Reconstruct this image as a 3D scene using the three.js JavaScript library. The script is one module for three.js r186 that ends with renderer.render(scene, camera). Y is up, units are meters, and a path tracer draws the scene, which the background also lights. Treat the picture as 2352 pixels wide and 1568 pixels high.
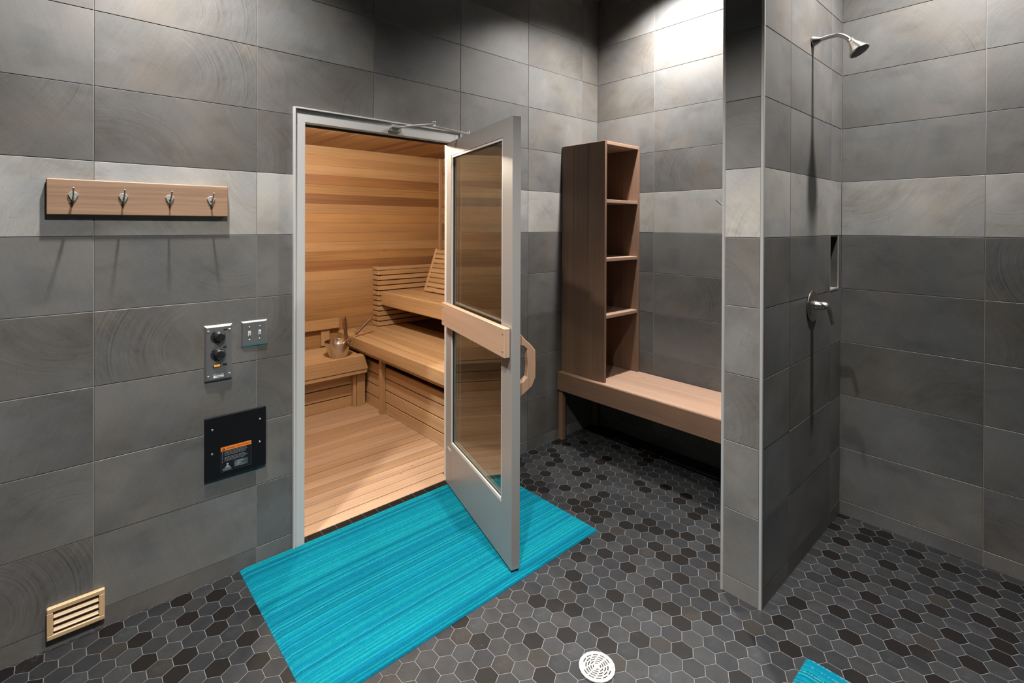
import * as THREE from 'three';
import { mergeGeometries } from 'three/addons/utils/BufferGeometryUtils.js';
import { RectAreaLightUniformsLib } from 'three/addons/lights/RectAreaLightUniformsLib.js';

// ------------------------------------------------------------------ camera, lights, exposure
const scene = new THREE.Scene();
scene.background = new THREE.Color(0x000000);
const F_PX = 1151.26, PP_Y = 522.2;                       // focal length and height of the principal point, in pixels of 2352 x 1568
const camera = new THREE.PerspectiveCamera(2 * Math.atan(784 / F_PX) * 180 / Math.PI, 1.5, 0.05, 60);
camera.rotation.order = 'YXZ';
camera.position.set(-0.0988, 1.6276, 2.6007);
camera.rotation.set(-0.0041, -0.7334, 0.0036);
camera.setViewOffset(2352, 1568, 0, 784 - PP_Y, 2352, 1568);   // rising-front shift: the verticals stay upright
camera.updateMatrixWorld(); camera.updateProjectionMatrix();
const renderer = new THREE.WebGLRenderer({ antialias: true });
renderer.toneMapping = THREE.LinearToneMapping;
renderer.toneMappingExposure = 0.44;
renderer.shadowMap.enabled = true;
RectAreaLightUniformsLib.init();

const CEIL = 3.48;
const WARM = new THREE.Color(1.0, 0.95, 0.90);
// recessed ceiling downlights: [x, z, candela, half angle in degrees]
const DOWNLIGHTS = [
  [0.243, 0.46, 86, 59],
  [2.82, 0.72, 96, 68],
  [2.69, 2.24, 64, 65],
  [0.243, 1.88, 126, 59],
  [1.35, 1.75, 108, 38],
];
const SAUNA_LAMP = [1.28, 2.30, -0.62, 25];

// ------------------------------------------------------------------ helpers
function rng(seed) { let a = seed >>> 0; return () => { a = (a + 0x6D2B79F5) | 0; let t = Math.imul(a ^ (a >>> 15), 1 | a); t = (t + Math.imul(t ^ (t >>> 7), 61 | t)) ^ t; return ((t ^ (t >>> 14)) >>> 0) / 4294967296; }; }
const rand = rng(20240611);
const R = (a, b) => a + (b - a) * rand();
const pick = (a) => a[Math.floor(rand() * a.length)];
const clamp = (v, a, b) => Math.min(b, Math.max(a, v));
const smooth = (a, b, v) => { const t = clamp((v - a) / (b - a), 0, 1); return t * t * (3 - 2 * t); };

const used = {};
function numbered(name) { const n = used[name] = (used[name] ?? -1) + 1; return n ? `${name}_${String(n).padStart(3, '0')}` : name; }
const ORIGIN = new Map();                                   // world origin of groups that are only moved
function thing(name, label, category, at = [0, 0, 0], group) {
  const g = new THREE.Group(); g.name = numbered(name); g.position.set(...at); scene.add(g); ORIGIN.set(g, at);
  g.userData = { label, category }; if (group) g.userData.group = group;
  return g;
}
function struct(name, label, category, at) { const g = thing(name, label, category, at); g.userData.kind = 'structure'; return g; }
// a mesh whose geometry is given in world metres; the parent's origin is taken off
function part(name, geo, mat, parent, label) {
  const geos = Array.isArray(geo) ? geo : [geo];
  const g = geos.length > 1 ? mergeGeometries(geos.map((x) => x.index ? x.toNonIndexed() : x)) : geos[0];
  const o = ORIGIN.get(parent) || [0, 0, 0];
  g.translate(-o[0], -o[1], -o[2]);
  const m = new THREE.Mesh(g, mat); m.name = name; m.castShadow = m.receiveShadow = true; parent.add(m); ORIGIN.set(m, o);
  if (label) m.userData.label = label;
  return m;
}
// convex polygons -> non-indexed geometry with flat normals; uv in metres, u along the grain
function polyGeo(polys, { grain = 'x', uo = 0, vo = 0, su = 1, sv = 1, center = [0, 0, 0] } = {}) {
  const P = [], N = [], U = []; const gi = 'xyz'.indexOf(grain);
  const a = new THREE.Vector3(), b = new THREE.Vector3(), n = new THREE.Vector3(), c = new THREE.Vector3(...center), m = new THREE.Vector3();
  for (let poly of polys) {
    a.fromArray(poly[1]).sub(m.fromArray(poly[0])); b.fromArray(poly[2]).sub(m); n.crossVectors(a, b).normalize();
    m.set(0, 0, 0); for (const p of poly) m.add(a.fromArray(p)); m.divideScalar(poly.length).sub(c);
    if (n.dot(m) < 0) { poly = poly.slice().reverse(); n.negate(); }
    const ax = [Math.abs(n.x), Math.abs(n.y), Math.abs(n.z)], d = ax.indexOf(Math.max(...ax));
    let i, j;
    if (d === gi) { i = (d + 1) % 3; j = (d + 2) % 3; } else { i = gi; j = 3 - gi - d; }
    const uv = (p) => [p[i] * su + uo, p[j] * sv + vo];
    for (let k = 1; k + 1 < poly.length; k++) for (const p of [poly[0], poly[k], poly[k + 1]]) { P.push(...p); N.push(n.x, n.y, n.z); U.push(...uv(p)); }
  }
  const g = new THREE.BufferGeometry();
  g.setAttribute('position', new THREE.Float32BufferAttribute(P, 3)); g.setAttribute('normal', new THREE.Float32BufferAttribute(N, 3)); g.setAttribute('uv', new THREE.Float32BufferAttribute(U, 2));
  return g;
}
// box with chamfered edges: 44 triangles (12 without chamfer)
function cbox(x0, x1, y0, y1, z0, z1, c = 0, opt = {}) {
  const lo = [x0, y0, z0], hi = [x1, y1, z1], polys = [];
  c = Math.min(c, (x1 - x0) * 0.45, (y1 - y0) * 0.45, (z1 - z0) * 0.45);
  const V = (s, d) => s.map((q, k) => (q < 0 ? lo[k] + (k === d ? 0 : c) : hi[k] - (k === d ? 0 : c)));
  for (let d = 0; d < 3; d++) for (const q of [-1, 1]) {
    const i = (d + 1) % 3, j = (d + 2) % 3, mk = (a, b) => { const s = [0, 0, 0]; s[d] = q; s[i] = a; s[j] = b; return V(s, d); };
    polys.push([mk(-1, -1), mk(1, -1), mk(1, 1), mk(-1, 1)]);
  }
  if (c > 0) {
    for (let e = 0; e < 3; e++) { const i = (e + 1) % 3, j = (e + 2) % 3;
      for (const a of [-1, 1]) for (const b of [-1, 1]) { const mk = (t, d) => { const s = [0, 0, 0]; s[e] = t; s[i] = a; s[j] = b; return V(s, d); }; polys.push([mk(-1, i), mk(1, i), mk(1, j), mk(-1, j)]); } }
    for (const a of [-1, 1]) for (const b of [-1, 1]) for (const d of [-1, 1]) polys.push([V([a, b, d], 0), V([a, b, d], 1), V([a, b, d], 2)]);
  }
  return polyGeo(polys, { center: [(x0 + x1) / 2, (y0 + y1) / 2, (z0 + z1) / 2], ...opt });
}
// a wooden piece: grain along its longest side unless told, with its own place on the wood texture
function wbox(x0, x1, y0, y1, z0, z1, c = 0.002, grain) {
  const L = [x1 - x0, y1 - y0, z1 - z0]; grain = grain || 'xyz'[L.indexOf(Math.max(...L))];
  return cbox(x0, x1, y0, y1, z0, z1, c, { grain, uo: R(0, 7), vo: R(0, 7), su: 1 / 1.6, sv: 1 / 0.4 });
}
function tube(points, r, seg = 24, rad = 10) { return new THREE.TubeGeometry(new THREE.CatmullRomCurve3(points.map((p) => new THREE.Vector3(...p)), false, 'catmullrom', 0.3), seg, r, rad, false); }
// lathe about an axis: profile is [radius, distance along the axis]
function lathe(profile, at, dir = [0, 1, 0], seg = 36) {
  const g = new THREE.LatheGeometry(profile.map((p) => new THREE.Vector2(p[0], p[1])), seg);
  g.applyQuaternion(new THREE.Quaternion().setFromUnitVectors(new THREE.Vector3(0, 1, 0), new THREE.Vector3(...dir).normalize()));
  return g.translate(...at);
}
function screwHead(at, dir, r = 0.004) { return lathe([[0, 0.0022], [r * 0.6, 0.002], [r, 0.0008], [r, 0]].reverse(), at, dir, 12); }

// ------------------------------------------------------------------ noise and textures
function makeNoise(seed) {
  const r = rng(seed), T = new Float32Array(65536); for (let i = 0; i < 65536; i++) T[i] = r();
  return (x, y) => { const xi = Math.floor(x), yi = Math.floor(y), fx = x - xi, fy = y - yi, u = fx * fx * (3 - 2 * fx), v = fy * fy * (3 - 2 * fy), A = (yi & 255) << 8, B = ((yi + 1) & 255) << 8, p = xi & 255, q = (xi + 1) & 255;
    const a = T[A + p], b = T[A + q], c = T[B + p], d = T[B + q]; return (a + (b - a) * u) * (1 - v) + (c + (d - c) * u) * v; };
}
const fbm = (n, x, y, o = 4) => { let s = 0, a = 0.5, t = 0; for (let i = 0; i < o; i++) { s += a * n(x, y); t += a; x = x * 2.03 + 17.1; y = y * 2.03 + 9.7; a *= 0.5; } return s / t; };
function dataTex(w, h, f, wrap = THREE.MirroredRepeatWrapping, srgb = true) {
  const d = new Uint8Array(w * h * 4), enc = (v) => { v = clamp(v, 0, 1); return Math.round(255 * (srgb ? (v <= 0.0031308 ? v * 12.92 : 1.055 * v ** (1 / 2.4) - 0.055) : v)); };
  for (let y = 0; y < h; y++) for (let x = 0; x < w; x++) { const c = f(x / w, y / h), k = (y * w + x) * 4; d[k] = enc(c[0]); d[k + 1] = enc(c[1]); d[k + 2] = enc(c[2]); d[k + 3] = 255; }
  const t = new THREE.DataTexture(d, w, h); t.wrapS = t.wrapT = wrap; t.magFilter = THREE.LinearFilter; t.minFilter = THREE.LinearMipmapLinearFilter; if (srgb) t.colorSpace = THREE.SRGBColorSpace; t.needsUpdate = true; return t;
}
// trowelled cement glaze on the 60 x 30 cm wall tiles
function cementTex(seed) {
  const n = makeNoise(seed), r = rng(seed * 7 + 3);
  const arcs = []; const m = 2 + Math.floor(r() * 2);
  for (let k = 0; k < m; k++) arcs.push({ x: r() * 1.0 - 0.2, y: r() * 0.7 - 0.2, r0: 0.08 + r() * 0.12, r1: 0.25 + r() * 0.22, a0: r() * 6.28, aw: 0.7 + r() * 0.9, f: 150 + r() * 130, s: 0.45 + r() * 0.55, sq: 0.7 + r() * 0.6 });
  const tilt = r() * 6.28;
  return dataTex(768, 384, (u, v) => {
    const x = u * 0.6, y = v * 0.3;
    const wx = x + 0.05 * (n(x * 9, y * 9) - 0.5), wy = y + 0.05 * (n(x * 9 + 40, y * 9 + 7) - 0.5);
    const bx = x * Math.cos(tilt) + y * Math.sin(tilt), by = -x * Math.sin(tilt) + y * Math.cos(tilt);
    let t = 0.80 + 0.34 * (fbm(n, wx * 6 + 3, wy * 6 + 5, 4) - 0.5) + 0.30 * (n(wx * 3.2 + 60, wy * 3.8 + 11) - 0.5);
    t -= 0.13 * smooth(0.5, 0.9, fbm(n, wx * 7 + 90, wy * 12 + 33, 4)); t += 0.10 * (fbm(n, bx * 5 + 12, by * 22 + 70, 3) - 0.5);   // darker smudges, long smears
    t += 0.07 * (n(bx * 14, by * 210) - 0.5);                                               // faint combing
    for (const A of arcs) {
      const dx = x - A.x, dy = (y - A.y) * A.sq, d = Math.hypot(dx, dy); let a = Math.atan2(dy, dx) - A.a0; a = Math.atan2(Math.sin(a), Math.cos(a));
      const w = smooth(A.r0, A.r0 + 0.05, d) * (1 - smooth(A.r1 - 0.06, A.r1, d)) * (1 - smooth(A.aw * 0.5, A.aw, Math.abs(a))) * A.s;
      if (w > 0) { const q = n(d * A.f, a * 2.2 + 5); t += w * (0.15 * (q - 0.5) - 0.17 * smooth(0.66, 0.92, n(d * A.f * 1.6 + 31, a * 1.5)) + 0.06 * smooth(0.8, 0.95, n(d * A.f * 2.3, a * 2 + 60))); }
    }
    t += 0.06 * (n(x * 420, y * 420) - 0.5) + 0.05 * (n(x * 130, y * 130) - 0.5);
    if (n(x * 55 + 7, y * 55 + 80) > 0.965) t -= 0.08;
    const h = (fbm(n, wx * 5 + 200, wy * 5 + 130, 3) - 0.5) * 0.16;
    return [t * (1 + h), t * (1 + 0.1 * h), t * (1 - h)];
  });
}
function woodTex(seed, contrast = 1, knots = 0) {
  const n = makeNoise(seed), r = rng(seed + 5); const K = []; for (let k = 0; k < knots; k++) K.push([r() * 1.6, r() * 0.4, 0.004 + r() * 0.004]);
  return dataTex(1024, 512, (u, v) => {
    const x = u * 1.6, y = v * 0.4;
    let yy = y + 0.012 * (n(x * 1.7, y * 6) - 0.5) + 0.004 * (n(x * 6, y * 20) - 0.5), dark = 0;
    for (const k of K) { const d = Math.hypot((x - k[0]) * 0.35, y - k[1]); yy += 0.006 * Math.exp(-d * d / 0.0002) * Math.sign(y - k[1]); dark += 0.5 * (1 - smooth(k[2] * 0.5, k[2], Math.hypot((x - k[0]) * 0.7, y - k[1]))); }
    let t = 0.86 + contrast * (0.22 * (fbm(n, x * 0.9, yy * 26, 3) - 0.5) + 0.17 * (n(x * 2.2 + 50, yy * 150) - 0.5) + 0.10 * (n(x * 6, yy * 520) - 0.5) + 0.26 * (fbm(n, x * 1.3 + 80, yy * 7 + 20, 3) - 0.5));
    t += 0.03 * (n(x * 60, y * 900) - 0.5) - dark;
    const h = contrast * 0.16 * (fbm(n, x * 1.1 + 140, yy * 9 + 60, 3) - 0.5);
    return [t * (1 + 0.3 * h), t * (1 - 0.2 * h), t * (1 - h)];
  });
}
function stoneTex(seed, base, speck) {
  const n = makeNoise(seed);
  return dataTex(512, 512, (u, v) => { let t = base * (1 + 0.6 * (fbm(n, u * 7, v * 7, 4) - 0.5) + 0.2 * (n(u * 110, v * 110) - 0.5)); t += speck * smooth(0.52, 0.95, n(u * 95 + 9, v * 60) * 0.6 + 0.4 * n(u * 30, v * 22 + 7)) * smooth(0.3, 0.75, fbm(n, u * 6 + 30, v * 6 + 70, 3)); const h = 0.10 * (n(u * 3 + 50, v * 3) - 0.5); return [t * (1 + h), t, t * (1 - h)]; });
}
function canvasTex(w, h, draw) {
  const c = document.createElement('canvas'); c.width = w; c.height = h; draw(c.getContext('2d'), w, h);
  const t = new THREE.CanvasTexture(c); t.colorSpace = THREE.SRGBColorSpace; t.needsUpdate = true; return t;
}
const lin = (r, g, b) => new THREE.Color().setRGB(r, g, b);
const std = (o) => new THREE.MeshStandardMaterial(o);
const phys = (o) => new THREE.MeshPhysicalMaterial(o);

const CEMENT = []; for (let k = 0; k < 10; k++) CEMENT.push(cementTex(101 + k * 13));
const TILE_DARK = [], TILE_LIGHT = [];
for (let k = 0; k < 20; k++) { const s = [1, 0.88, 1.1, 0.95, 1.04][k % 5] * 0.135, w = [0, 0.02, -0.015, 0.03, -0.005][(k * 3) % 5]; TILE_DARK.push(std({ map: CEMENT[k % 10], color: lin(s * (1 + w), s * 0.985, s * (0.955 - w)), roughness: 0.46 })); }
for (let k = 0; k < 10; k++) { const s = [1, 0.95, 1.05][k % 3] * 0.345; TILE_LIGHT.push(std({ map: CEMENT[(k + 3) % 10], color: lin(s, s * 0.985, s * 0.94), roughness: 0.46 })); }
const W_A = woodTex(11, 1.3, 0), W_B = woodTex(23, 0.75, 2), W_C = woodTex(37, 1.7, 1);
const wood = (map, r, g, b, rough = 0.55) => std({ map, color: lin(r, g, b).multiplyScalar(0.68), roughness: rough });
const CEDAR = [wood(W_A, 0.62, 0.382, 0.189), wood(W_A, 0.52, 0.292, 0.128), wood(W_C, 0.40, 0.196, 0.079), wood(W_C, 0.55, 0.307, 0.122), wood(W_C, 0.33, 0.154, 0.061), wood(W_B, 0.60, 0.360, 0.171)];
const BENCHWOOD = [wood(W_B, 0.746, 0.496, 0.276), wood(W_A, 0.701, 0.459, 0.245), wood(W_B, 0.678, 0.428, 0.223)];
const FLOORWOOD = [wood(W_B, 0.616, 0.410, 0.269, 0.5), wood(W_A, 0.581, 0.382, 0.244, 0.5), wood(W_B, 0.528, 0.334, 0.198, 0.5), wood(W_C, 0.598, 0.392, 0.250, 0.5)];
const LARCH = [wood(W_B, 0.31, 0.178, 0.112), wood(W_A, 0.265, 0.15, 0.093), wood(W_B, 0.35, 0.21, 0.14)];     // bench and shelf in the changing corner
const LARCH_LIT = [wood(W_B, 0.57, 0.37, 0.262), wood(W_A, 0.53, 0.335, 0.23)], MAPLE = wood(W_C, 0.47, 0.285, 0.172), MAPLE2 = wood(W_B, 0.52, 0.345, 0.24), PINE = wood(W_B, 0.80, 0.55, 0.30, 0.45), DARKWOOD = wood(W_C, 0.22, 0.11, 0.055, 0.4);  // seat and shelf pair: same bench wood, lightened to paint in the downlight
const M = {
  grout: std({ color: lin(0.20, 0.198, 0.193), roughness: 0.9 }),
  floorGrout: std({ color: lin(0.10, 0.10, 0.098), roughness: 0.9 }),
  plaster: std({ color: lin(0.32, 0.315, 0.3), roughness: 0.9 }),
  plainWall: std({ map: CEMENT[2], color: lin(0.13, 0.128, 0.124), roughness: 0.5 }),
  trim: std({ color: lin(0.62, 0.62, 0.61), roughness: 0.35, metalness: 0.7 }),
  frame: std({ color: lin(0.47, 0.47, 0.465), roughness: 0.38, metalness: 0.12 }),
  door: std({ color: lin(0.245, 0.240, 0.232), roughness: 0.34, metalness: 0.25 }),
  gasket: std({ color: lin(0.012, 0.011, 0.01), roughness: 0.8 }),
  nickel: std({ color: lin(0.56, 0.53, 0.49), roughness: 0.24, metalness: 1 }),
  hook: std({ color: lin(0.42, 0.41, 0.39), roughness: 0.36, metalness: 0.55 }),
  darkNickel: std({ color: lin(0.10, 0.095, 0.09), roughness: 0.5, metalness: 0.6 }),
  steel: std({ color: lin(0.60, 0.59, 0.57), roughness: 0.2, metalness: 1 }),
  plate: std({ color: lin(0.50, 0.50, 0.50), roughness: 0.33, metalness: 0.9 }),
  closer: std({ color: lin(0.45, 0.445, 0.43), roughness: 0.4, metalness: 0.6 }),
  black: std({ color: lin(0.012, 0.0125, 0.014), roughness: 0.35 }),
  blackPanel: phys({ color: lin(0.0035, 0.004, 0.0055), roughness: 0.6, specularIntensity: 0.35 }),
  screw: std({ color: lin(0.75, 0.75, 0.75), roughness: 0.3, metalness: 0.9 }),
  white: std({ color: lin(0.5, 0.5, 0.48), roughness: 0.4 }),
  drain: std({ color: lin(0.26, 0.257, 0.245), roughness: 0.45 }),
  glass: phys({ color: lin(0.76, 0.755, 0.70), roughness: 0.0, transmission: 1, thickness: 0, ior: 1.52 }),
  spacer: std({ color: lin(0.35, 0.36, 0.35), roughness: 0.4, metalness: 0.6 }),
  ply: std({ color: lin(0.30, 0.21, 0.12), roughness: 0.8 }),
};

// ------------------------------------------------------------------ the room
const Y0 = 1.578, XW = 3.19, PX = 2.104, PZ0 = 1.564, PZ1 = 1.739;
const LEFT = -2.6, REAR = 4.7;
const DOOR = { x0: 0.766, x1: 1.79, top: 2.217 };
const VENT = { x0: -0.1215, x1: 0.0175, y0: 0.0585, y1: 0.147 };
const NICHE = { x0: 2.996, x1: 3.142, y0: 1.281, y1: 1.576 };
const ROWS = []; for (let k = -6; k <= 6; k++) ROWS.push([Math.max(0, Y0 + k * 0.3), Math.min(CEIL, Y0 + (k + 1) * 0.3), k]);
const G = 0.00135, TT = 0.008;                              // half a joint, tile thickness
// tiles on a flat wall: (s along the wall, y) -> world; joints is the list of s where upright joints run
const recent = [];
function tileWall(parent, joints, place, holes = [], rows = ROWS) {
  for (const [ya, yb, k] of rows) for (let i = 0; i + 1 < joints.length; i++) {
    let rects = [[joints[i] + G, joints[i + 1] - G, ya + (ya > 0 ? G : 0), yb - G]];
    if (rects[0][1] - rects[0][0] < 0.004) continue;
    for (const h of holes) {
      const out = [];
      for (const [a, b, c, d] of rects) {
        if (h[0] >= b || h[1] <= a || h[2] >= d || h[3] <= c) { out.push([a, b, c, d]); continue; }
        if (h[0] > a + 0.003) out.push([a, h[0], c, d]); if (h[1] < b - 0.003) out.push([h[1], b, c, d]);
        const l = Math.max(a, h[0]), r = Math.min(b, h[1]);
        if (h[2] > c + 0.003) out.push([l, r, c, h[2]]); if (h[3] < d - 0.003) out.push([l, r, h[3], d]);
      }
      rects = out;
    }
    if (!rects.length) continue;
    const set = k === 0 ? TILE_LIGHT : TILE_DARK; let mi; do mi = Math.floor(rand() * set.length); while (recent.includes(mi % 10)); recent.push(mi % 10); if (recent.length > 7) recent.shift();
    const mat = set[mi], fu = rand() < 0.5 ? -1 : 1, fv = rand() < 0.5 ? -1 : 1, lip = R(-0.0006, 0.0004);
    const one = rects.length === 1, uo = R(0, 1), vo = R(0, 1);
    part('tile', rects.map(([a, b, c, d]) => { const q = place(a, b, c, d, lip); return cbox(...q.box, one ? 0.0009 : 0, { grain: q.grain, su: fu / 0.6, sv: fv / 0.3, uo: (fu > 0 ? -joints[i] / 0.6 : joints[i] / 0.6 + 1) + (k === 0 ? 0 : 0) + 0 * uo, vo: (fv > 0 ? -(Y0 + k * 0.3) / 0.3 : (Y0 + k * 0.3) / 0.3 + 1) + 0 * vo }); }), mat, parent);
  }
}
const range = (a, b, s, off = 0) => { const o = []; for (let k = Math.ceil((a - off) / s - 1e-6); off + k * s <= b + 1e-6; k++) o.push(off + k * s); return o; };
const joints = (a, b, off) => [a, ...range(a + 0.004, b - 0.004, 0.6, off), b];

{ // wall with the sauna door
  const w = struct('wall_left', 'grey cement-look tiled wall with a pale band, around the sauna doorway', 'wall', [0, 0, 0]);
  const B = 0.0025;
  part('backing', [cbox(LEFT, VENT.x0, 0, CEIL, -0.1, -B), cbox(VENT.x0, VENT.x1, 0, VENT.y0, -0.1, -B), cbox(VENT.x0, VENT.x1, VENT.y1, CEIL, -0.1, -B), cbox(VENT.x1, DOOR.x0, 0, CEIL, -0.1, -B), cbox(DOOR.x1, XW, 0, CEIL, -0.1, -B), cbox(DOOR.x0, DOOR.x1, DOOR.top, CEIL, -0.1, -B)], M.grout, w);
  tileWall(w, joints(LEFT, XW, 0), (a, b, c, d, lip) => ({ box: [a, b, c, d, -TT, lip], grain: 'x' }), [[DOOR.x0 - 0.001, DOOR.x1 + 0.001, 0, DOOR.top + 0.001], [VENT.x0, VENT.x1, VENT.y0, VENT.y1]]);
}
{ // wall behind the bench, and on behind the shower
  const w = struct('wall_back', 'grey tiled wall with a pale band behind the wooden bench', 'wall', [XW, 0, 0]);
  part('backing', cbox(XW + 0.0025, XW + 0.12, 0, CEIL, -0.1, PZ0), M.grout, w);
  tileWall(w, joints(0, PZ0, 0.53), (a, b, c, d, lip) => ({ box: [XW - lip, XW + TT, c, d, a, b], grain: 'z' }));
  const v = struct('wall_right', 'grey tiled wall with a pale band on the right side of the shower', 'wall', [XW, 0, PZ1]);
  part('backing', cbox(XW + 0.0025, XW + 0.12, 0, CEIL, PZ0, REAR), M.grout, v);
  tileWall(v, joints(PZ1, REAR, PZ1 + 0.5955), (a, b, c, d, lip) => ({ box: [XW - lip, XW + TT, c, d, a, b], grain: 'z' }));
}
{ // partition between bench and shower, with a niche on the shower side
  const w = struct('wall_partition', 'tiled partition wall between the wooden bench and the shower', 'wall', [PX, 0, PZ0]);
  const b = 0.0025, x0 = PX + b, z0 = PZ0 + b, z1 = PZ1 - b, zn = PZ1 - 0.10;
  part('backing', [cbox(x0, XW, 0, NICHE.y0, z0, z1), cbox(x0, XW, NICHE.y1, CEIL, z0, z1), cbox(x0, NICHE.x0, NICHE.y0, NICHE.y1, z0, z1), cbox(NICHE.x1, XW, NICHE.y0, NICHE.y1, z0, z1), cbox(NICHE.x0, NICHE.x1, NICHE.y0, NICHE.y1, z0, zn)], M.grout, w);
  const T = 0.011;
  tileWall(w, [PX + T, 2.412, 3.011, XW], (s, t, c, d, lip) => ({ box: [s, t, c, d, PZ1 - TT, PZ1 + lip], grain: 'x' }), [[NICHE.x0 - 0.004, NICHE.x1 + 0.006, NICHE.y0 - 0.004, NICHE.y1 + 0.001]]);
  tileWall(w, [PX + T, 2.7, XW], (s, t, c, d, lip) => ({ box: [s, t, c, d, PZ0 - lip, PZ0 + TT], grain: 'x' }));
  tileWall(w, [PZ0 + T, PZ1 - T], (s, t, c, d, lip) => ({ box: [PX - lip, PX + TT, c, d, s, t], grain: 'z' }));
  const n = part('niche_back', cbox(NICHE.x0 + 0.001, NICHE.x1 - 0.001, NICHE.y0 + 0.001, NICHE.y1 - 0.001, zn, zn + 0.004, 0, { su: 1.7, sv: 3.3 }), TILE_DARK[3], w);
  part('niche_side', cbox(NICHE.x0, NICHE.x0 + 0.005, NICHE.y0, NICHE.y1, zn + 0.004, PZ1 - 0.003, 0, { grain: 'y', su: 3, sv: 1.7 }), TILE_DARK[1], w);
  part('niche_side', cbox(NICHE.x1 - 0.005, NICHE.x1, NICHE.y0, NICHE.y1, zn + 0.004, PZ1 - 0.003, 0, { grain: 'y', su: 3, sv: 1.7 }), TILE_DARK[6], w);
  part('niche_sill', cbox(NICHE.x0 + 0.005, NICHE.x1 - 0.005, NICHE.y0, NICHE.y0 + 0.006, zn + 0.004, PZ1 - 0.002), TILE_LIGHT[1], w);
  part('niche_top', cbox(NICHE.x0 + 0.005, NICHE.x1 - 0.005, NICHE.y1 - 0.005, NICHE.y1, zn + 0.004, PZ1 - 0.003), TILE_DARK[2], w);
}
{ // brushed edge profiles
  const q = 0.0005, t = 0.0105;
  const a = struct('trim_1', 'brushed metal edge strip on the shower-side corner of the tiled partition', 'edge trim', [PX, 0, PZ1]);
  part('profile', [cbox(PX - q, PX + t, 0, CEIL, PZ1 - 0.003, PZ1 + q + 0.0008, 0.0006), cbox(PX - q - 0.0008, PX + 0.003, 0, CEIL, PZ1 - t, PZ1 + q, 0.0006)], M.trim, a);
  const b = struct('trim_2', 'brushed metal edge strip on the bench-side corner of the tiled partition', 'edge trim', [PX, 0, PZ0]);
  part('profile', [cbox(PX - q, PX + t, 0, CEIL, PZ0 - q - 0.0008, PZ0 + 0.003, 0.0006), cbox(PX - q - 0.0008, PX + 0.003, 0, CEIL, PZ0 - q, PZ0 + t, 0.0006)], M.trim, b);
  const c = struct('trim_3', 'pale metal edge strip around the shower niche opening', 'edge trim', [NICHE.x1, NICHE.y0, PZ1]);
  part('profile', cbox(NICHE.x1 - 0.006, NICHE.x1 + 0.005, NICHE.y0 - 0.003, NICHE.y1, PZ1 - 0.004, PZ1 + 0.0016, 0.0006), M.trim, c);
  part('profile', cbox(NICHE.x0 - 0.003, NICHE.x1 - 0.006, NICHE.y0 - 0.003, NICHE.y0 + 0.007, PZ1 - 0.004, PZ1 + 0.0016, 0.0006), M.trim, c);
  part('profile', cbox(NICHE.x0 - 0.003, NICHE.x0 + 0.002, NICHE.y0 + 0.007, NICHE.y1, PZ1 - 0.004, PZ1 + 0.0006, 0.0004), M.trim, c);
}
{ // the rest of the shell, out of view
  part('surface', cbox(LEFT - 0.12, LEFT, 0, CEIL, -0.1, REAR, 0, { grain: 'z', su: 1 / 0.6, sv: 1 / 0.3 }), M.plainWall, struct('wall_rear', 'grey wall at the left end of the room', 'wall'));
  part('surface', cbox(LEFT - 0.12, XW + 0.12, 0, CEIL, REAR, REAR + 0.12, 0, { grain: 'x', su: 1 / 0.6, sv: 1 / 0.3 }), M.plainWall, struct('wall_front', 'grey wall behind the viewpoint', 'wall'));
  part('surface', cbox(LEFT - 0.12, XW + 0.12, CEIL, CEIL + 0.12, -0.1, REAR + 0.12), M.plaster, struct('ceiling', 'painted ceiling above the tiled room', 'ceiling'));
}
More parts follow.
